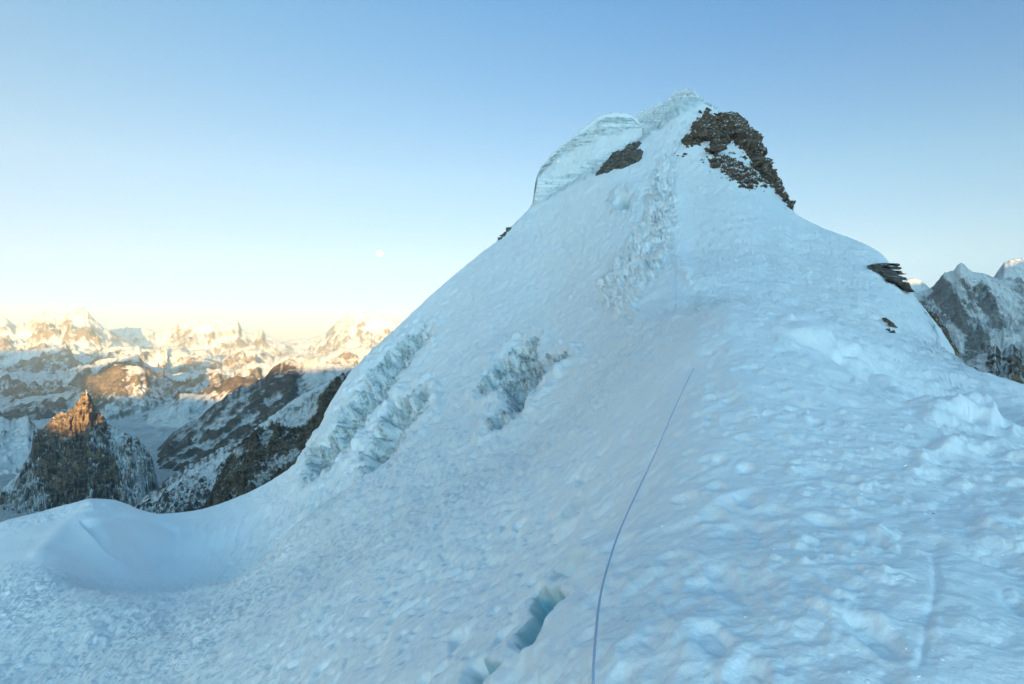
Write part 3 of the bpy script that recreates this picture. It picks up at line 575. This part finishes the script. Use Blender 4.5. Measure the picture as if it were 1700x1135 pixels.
def crag(name, poly, yr, h, mat, parent, seed, soft=3.0, lift=0.0, up=3):
    """bedrock standing out of the snow inside an outline: blocky, terraced, its edge running under the snow"""
    xs = [p[0] for p in poly]; ys = [p[1] for p in poly]
    ci = np.where((R_px[:, 300] > min(xs)-12) & (R_px[:, 300] < max(xs)+12))[0]
    sub = (R_py[ci] > min(ys)-14) & (R_py[ci] < max(ys)+14) & (RP[ci, :, 1] > yr[0]) & (RP[ci, :, 1] < yr[1])
    rows = np.where(sub.any(0))[0]; r0, r1 = rows[0], rows[-1]+1
    A = RP[ci[0]:ci[-1]+1, r0:r1]; B = NRM[ci[0]:ci[-1]+1, r0:r1]
    ia = np.linspace(0, A.shape[0]-1, (A.shape[0]-1)*up+1); ib = np.linspace(0, A.shape[1]-1, (A.shape[1]-1)*min(up, 2)+1)
    def rs(G):
        a0 = np.clip(ia.astype(int), 0, G.shape[0]-2); b0 = np.clip(ib.astype(int), 0, G.shape[1]-2); fa = (ia-a0)[:, None, None]; fb = (ib-b0)[None, :, None]
        return (G[a0][:, b0]*(1-fa)+G[a0+1][:, b0]*fa)*(1-fb)+(G[a0][:, b0+1]*(1-fa)+G[a0+1][:, b0+1]*fa)*fb
    P = rs(A); n = rs(B); n /= np.linalg.norm(n, axis=-1)[..., None]
    n = n*.7+np.array([0, -.3, .1]); x, y, z = P[..., 0], P[..., 1], P[..., 2]
    m = y.mean()/F; sc = 1/(m*16)
    px = x/y*F+CX; py = CY-z/y*F
    s = poly_dist(px, py, poly)+fbm(x*sc*1.6+seed, y*sc, z*sc*2.2, 4)*soft*2.2
    f = fbm(x*sc*.75+seed, y*sc*.6, z*sc*1.3, 4)*.5+.5; q = f*5; terr = (np.floor(q)+sm(.6, 1, q % 1))/5
    f2 = fbm(x*sc*3+seed, y*sc*2, z*sc*4.5, 4)
    d = -.35*h+(1.0*h+terr*h*1.7+f2*h*.55)*sm(-2.5, soft*2, s)+lift*sm(0, 25, s)
    P = P+n*d[..., None]
    keep = sm(-12, -6, s) > 0
    k = (s > -9); q = np.arange(P.shape[0]*P.shape[1]).reshape(P.shape[:2])
    fa = np.stack([q[:-1, :-1], q[1:, :-1], q[1:, 1:], q[:-1, 1:]], -1)[k[:-1, :-1] | k[1:, 1:]].reshape(-1, 4)
    used, inv = np.unique(fa, return_inverse=True); V = P.reshape(-1, 3)[used]; fa = inv.reshape(-1, 4)
    base = np.array(parent.location) if parent else np.zeros(3)
    me = bpy.data.meshes.new(name); me.vertices.add(len(V)); me.vertices.foreach_set('co', (V-base).reshape(-1).astype(np.float32))
    me.loops.add(fa.size); me.loops.foreach_set('vertex_index', fa.reshape(-1).astype(np.int32)); me.polygons.add(len(fa)); me.polygons.foreach_set('loop_start', np.arange(0, fa.size, 4, dtype=np.int32))
    me.polygons.foreach_set('use_smooth', np.zeros(len(fa), bool)); me.update(calc_edges=True); me.materials.append(mat)
    o = bpy.data.objects.new(name, me); COL.objects.link(o)
    if parent: o.parent = parent
    return o
def scatter(parent, poly, yr, n, smin, smax, mat, seed, out=.25):
    r = np.random.default_rng(seed); xs = [p[0] for p in poly]; ys = [p[1] for p in poly]; k = 0; tries = 0
    while k < n and tries < 900:
        tries += 1; a = r.uniform(min(xs), max(xs)); b = r.uniform(min(ys), max(ys))
        if poly_dist(np.array([a]), np.array([b]), poly)[0] < -1: continue
        p = on_ridge(a, b, *yr)
        if p is None: continue
        s = r.uniform(smin, smax)*p[1]/F*.5; me = STONES[mat.name][r.integers(6)]
        put_stone(me, p+np.array([0, -1, .5])*s*out*2, (s, s*r.uniform(.7, 1), s*r.uniform(.7, 1.1)), (r.uniform(-.35, .35), r.uniform(-.1, .5), r.uniform(-.5, .5)), parent); k += 1

P1 = [(1150,209),(1159,202),(1187,197),(1202,192),(1218,192),(1226,199),(1243,201),(1250,212),(1258,222),(1260,250),(1268,276),(1285,300),(1271,297),(1252,277),(1243,259),(1222,239),(1213,233),(1202,244),(1191,258),(1172,254),(1183,243),(1169,234),(1145,244),(1133,237),(1144,222)]
r1 = rock_root('rock_outcrop', on_ridge(1205, 235, 60, 110), label='large craggy dark brown outcrop just right of the summit with stones standing out', category='rock outcrop')
crag('crag_face', P1, (60, 112), .75, M_rock, r1, 3.1, soft=4.0)
scatter(r1, P1, (60, 112), 30, 11, 25, M_rock, 5, .55); scatter(r1, P1, (60, 112), 14, 9, 20, M_slate, 55, .6)
crag('rock_ledge', [(1172,268),(1190,259),(1224,262),(1240,275),(1253,283),(1264,299),(1267,309),(1239,312),(1215,299),(1186,280)], (60, 100), .30, M_rock, r1, 8.2, soft=8)
scatter(r1, [(1184,277),(1202,280),(1221,293),(1252,283),(1264,299),(1240,310),(1215,299)], (60, 100), 8, 6, 11, M_rock, 6, .15)
crag('rock_rib', [(1256,262),(1270,276),(1288,299),(1304,318),(1316,334),(1319,348),(1309,342),(1296,325),(1280,308),(1262,290)], (55, 100), .55, M_rock, r1, 12.4)
scatter(r1, [(1262,275),(1283,298),(1303,320),(1314,338),(1300,330),(1275,300)], (55, 100), 9, 8, 14, M_rock, 9, .4)
r2 = rock_root('rock_outcrop', on_ridge(1030, 262, 60, 110), label='long slanted grey rock slab lying in the snow below the summit', category='rock slab')
P2 = [(990,291),(1004,274),(1020,258),(1036,249),(1045,243),(1063,236),(1057,247),(1049,253),(1068,252),(1064,263),(1042,275),(1020,280)]
crag('slab_face', P2, (60, 110), .4, M_slate, r2, 21.0, soft=1.2)
for a, b, s, t in ((1012, 275, 26, -.62), (1032, 262, 34, -.62), (1050, 248, 24, -.5), (1052, 262, 26, -.55), (1030, 273, 22, -.4)):
    p = on_ridge(a, b, 60, 110); u = p[1]/F*.5
    put_stone(SLABS[int(a) % 5], p+np.array([0, -.4, .1]), (s*u, s*u*.4, s*u*.26), (0, t, 0), r2, 'slab')
r3 = rock_root('rock_outcrop', on_ridge(833, 394, 60, 110), label='small dark rock on the left skyline of the snow face', category='rock')
crag('rock_face', [(820,401),(828,390),(838,380),(849,377),(845,383),(834,392)], (60, 110), .3, M_slate, r3, 25.0, soft=1.5); scatter(r3, [(821,400),(838,380),(846,380),(834,391)], (60, 110), 3, 6, 10, M_slate, 3, .1)
r4 = rock_root('rock', on_ridge(1170, 186, 60, 112), label='tiny dark rock above the large summit outcrop', category='rock')
scatter(r4, [(1160,189),(1168,184),(1180,182),(1176,188)], (60, 112), 4, 7, 12, M_rock, 14, .3)
r7 = rock_root('rock', on_ridge(1128, 257, 60, 112), label='few small dark stones in the snow left of the large summit outcrop', category='rocks')
scatter(r7, [(1120,256),(1133,252),(1140,258),(1124,262)], (60, 112), 5, 4, 7, M_rock, 15, .2)

# the stacked slabs on the right shoulder, and the two stones in the snow beneath them
p = on_ridge(1478, 456, 40, 60)
r5 = rock_root('slab_stack', p, label='stack of flat dark slabs jutting out on the right shoulder skyline', category='rock ledge')
for k, (a, b, wd, ht, tl) in enumerate([(1456,440,26,8,-4),(1470,440,38,9,3),(1482,444,32,8,2),(1464,449,40,11,14),(1484,453,24,8,6),(1474,457,38,11,16),(1490,462,24,9,10),(1488,467,34,12,24),(1498,472,18,12,14),(1502,478,20,9,34),(1458,446,26,9,22),(1478,451,30,7,5)]):
    q = on_ridge(a-6, b+2, 38, 60); Y = min(q[1] if q is not None else 49.5, 49.5)-.2-(k % 4)*.35; u = Y/F; c = ((a-CX)*u, Y, (CY-b)*u)
    put_stone(SLABS[k % 5], c, (wd*u*.55, .95, ht*u*.5), (.12, math.radians(tl), random.uniform(-.25, .25)), r5, 'slab')
p = on_ridge(1477, 543, 24, 45)
r6 = rock_root('rock', p, label='dark stone pair poking out of the snow below the slab stack', category='rock')
for a, b, wd, ht, tl in ((1474,535,20,15,24),(1480,541,17,13,30),(1481,551,12,12,-10),(1475,547,9,9,5)):
    q = on_ridge(a, b, 24, 45); u = q[1]/F; put_stone(STONES[M_rock.name][int(a) % 6], q, (wd*u*.55, .2, ht*u*.7), (0, math.radians(tl), .3), r6, 'stone')
fl = mountain('rock_outcrop', [[(1522,502,50),(1529,504,50),(1539,507,49),(1549,514,48),(1560,527,48),(1568,538,47),(1576,553,47),(1584,568,46),(1592,586,46),(1603,606,45)],
   [(1522,540,45),(1549,560,44),(1603,660,42)]], 60, step=.8, lam=16, amp=6, jag=3, mat=M_rock, seed=41.0, small=.8, smooth=False, category='rock outcrop', label='dark rocks falling away behind the snow edge on the right')

# fixed rope: the near length over the snow, and the thin far length up the face
def rope_material(c):
    m = NT('rope_sheath'); wv = m.n('TexWave', {'Scale': 60.0, 'Distortion': 1.0, 'Vector': m.pos()}).outputs[1]
    return m.set(Base_Color=m.mix(wv, c, tuple(v*.55 for v in c)), Roughness=.8)
def tube(name, pts, rad, mat, wob=0.0, **props):
    P = []; pts = np.array(pts)
    seg = np.concatenate([[0], np.cumsum(np.linalg.norm(np.diff(pts, axis=0), axis=1))]); n = max(40, int(seg[-1]/(rad*6))); n = min(n, 900)
    t = np.linspace(0, seg[-1], n); C = np.stack([np.interp(t, seg, pts[:, i]) for i in range(3)], -1)
    for _ in range(6): C[1:-1] = (C[:-2]+2*C[1:-1]+C[2:])/4
    C[:, 0] += wob*perlin(t*1.4, 0*t, 3+0*t); C[:, 2] += wob*.3*perlin(t*2.4, 0*t, 9+0*t)
    T = np.gradient(C, axis=0); T /= np.linalg.norm(T, axis=1)[:, None]; up = np.array([0, 0, 1.]); A = np.cross(T, up); A /= np.linalg.norm(A, axis=1)[:, None]; B = np.cross(A, T)
    th = np.linspace(0, 2*math.pi, 8, endpoint=False)
    V = C[:, None]+rad*(np.cos(th)[None, :, None]*A[:, None]+np.sin(th)[None, :, None]*B[:, None])
    V = np.concatenate([V, V[:, :1]], 1)
    return link(name, grid_mesh(name, V, [mat]), **props)
M_rope = rope_material((.48, .56, .76))
near = [(984,1200),(984,1135),(986,1090),(990,1040),(996,985),(1004,955),(1012,930),(1022,895),(1040,855),(1058,815),(1078,775),(1100,725),(1112,695),(1128,660),(1141,633),(1151,612)]
nb_ = np.linspace(1200, 612, 110); nx_ = np.interp(-nb_, [-b for a, b in near], [a for a, b in near])
for _ in range(30): nx_[1:-1] = (nx_[:-2]+2*nx_[1:-1]+nx_[2:])/4
pp = [on_ridge(a, b, 1, 20) for a, b in zip(nx_, nb_)]; ok = [q is not None for q in pp]
nx_ = nx_[ok]; nb_ = nb_[ok]; Yr = np.array([q[1] for q in pp if q is not None]); pad = np.concatenate([Yr[:1]]*8+[Yr]+[Yr[-1:]]*8)
Yr = np.min([pad[i:i+len(Yr)] for i in range(17)], 0)                       # taut: it spans the hollows instead of dipping into them
for _ in range(40): Yr[1:-1] = (Yr[:-2]+2*Yr[1:-1]+Yr[2:])/4
Yr *= .975; pp = [np.array([(a-CX)/F*y, y, (CY-b)/F*y]) for a, b, y in zip(nx_, nb_, Yr)]
tube('rope', pp, .0065, M_rope, .0, label='blue grey fixed rope running down the snow to the bottom edge', category='rope')
far_ = [(1122,518),(1121,490),(1121,455),(1120,430),(1119,400),(1118,370),(1119,340),(1120,305),(1124,270)]
pp = [on_ridge(a, b, 20, 100) for a, b in far_]; pp = [q+np.array([0, -.05, .10]) for q in pp if q is not None]
tube('rope', pp, .007, M_rope, .03, label='thin far rope hanging straight down the trodden face', category='rope')
# crumbs of ice and grit on the trodden snow near the camera
M_crumb = near_snow_material()
g_ = rng
crumb = [stone_mesh('snow_chunk', M_crumb, 200+k, .7, 12) for k in range(5)]
def crumbs(n, seed):
    r = np.random.default_rng(seed); V = []; Fc = []; base = 0
    meshes = [(np.array([v.co for v in m.vertices]), [list(f.vertices) for f in m.polygons]) for m in crumb]
    for i in range(n):
        if i % 3: a = r.normal(1500, 140); b = r.uniform(640, 1135)
        else: a = r.uniform(850, 1700); b = r.uniform(620, 1135)
        q = on_ridge_fast(a, b)
        if q is None: continue
        s = q[1]/F*r.gamma(2.2, 1.0)*.6; v, f = meshes[r.integers(5)]
        c, sn = math.cos(i), math.sin(i); w = v*[1, .8, .7]*s; w = np.stack([w[:, 0]*c-w[:, 1]*sn, w[:, 0]*sn+w[:, 1]*c, w[:, 2]], -1)+q
        V.append(w); Fc += [[x+base for x in g] for g in f]; base += len(v)
    me = bpy.data.meshes.new('snow_crumbs'); me.from_pydata(np.concatenate(V).tolist(), [], Fc); me.materials.append(M_crumb)
    link('snow_crumbs', me, kind='stuff', label='loose crumbs of snow on the trodden hump')
def on_ridge_fast(px, py):
    i = int(np.argmin(abs(R_px[:, 300]-px))); c = R_py[i]; j = np.where((c[:-1]-py)*(c[1:]-py) <= 0)[0]
    j = j[RP[i, j, 1] < 18] if len(j) else j
    return RP[i, j[0]] if len(j) else None
crumbs(380, 3)
for a, b, s, lab in ((1311, 882, 2.0, 'tiny dark pebble lying alone on the near snow'), (1551, 852, 3.0, 'tiny dark pebble on the near snow at the right')):
    q = on_ridge_fast(a, b); u = q[1]/F; me = stone_mesh('pebble', M_rock, 77, .6, 12); o = link('pebble', me, label=lab, category='pebble'); o.location = q; o.scale = (s*u, s*u, s*u)

# the moon, far outside the air
def moon():
    D = 240e3; bm = bmesh.new(); bmesh.ops.create_icosphere(bm, subdivisions=4, radius=5.9/F*D); me = bpy.data.meshes.new('moon'); bm.to_mesh(me); bm.free()
    for f in me.polygons: f.use_smooth = True
    m = NT('moon_dust'); m.set(Base_Color=m.mix(m.rng(m.noise(1/700, 5), .4, .6), (.24, .27, .30), (.34, .36, .37)), Roughness=1.0, Emission_Color=(.80, .93, 1.0, 1), Emission_Strength=.10)  # faint glow added in place of the sky light in front of the disc
    me.materials.append(m.m); link('moon', me, label='pale full moon low in the sky over the far ranges', category='moon').location = ((630-CX)/F*D, D, (CY-421)/F*D)
moon()

# ------------------------------------------------------------------ the air
def haze_box():
    bm = bmesh.new(); bmesh.ops.create_cube(bm, size=1.0)
    x0, x1, y0, y1, z0, z1 = -62000, 62000, -9500, 58000, -1460, 2350
    for v in bm.verts: v.co = ((x0+x1)/2+v.co.x*(x1-x0), (y0+y1)/2+v.co.y*(y1-y0), (z0+z1)/2+v.co.z*(z1-z0))
    me = bpy.data.meshes.new('haze'); bm.to_mesh(me); bm.free()
    m = bpy.data.materials.new('haze'); m.use_nodes = True; t = m.node_tree; t.nodes.remove(t.nodes['Principled BSDF'])
    v = t.nodes.new('ShaderNodeVolumePrincipled'); v.inputs['Color'].default_value = (.64, .87, 1.0, 1); v.inputs['Density'].default_value = 1.5e-5; v.inputs['Anisotropy'].default_value = 0.1
    t.links.new(v.outputs[0], t.nodes['Material Output'].inputs['Volume'])
    me.materials.append(m); link('haze', me, kind='stuff', label='thin pale air haze over the far ranges')
haze_box()
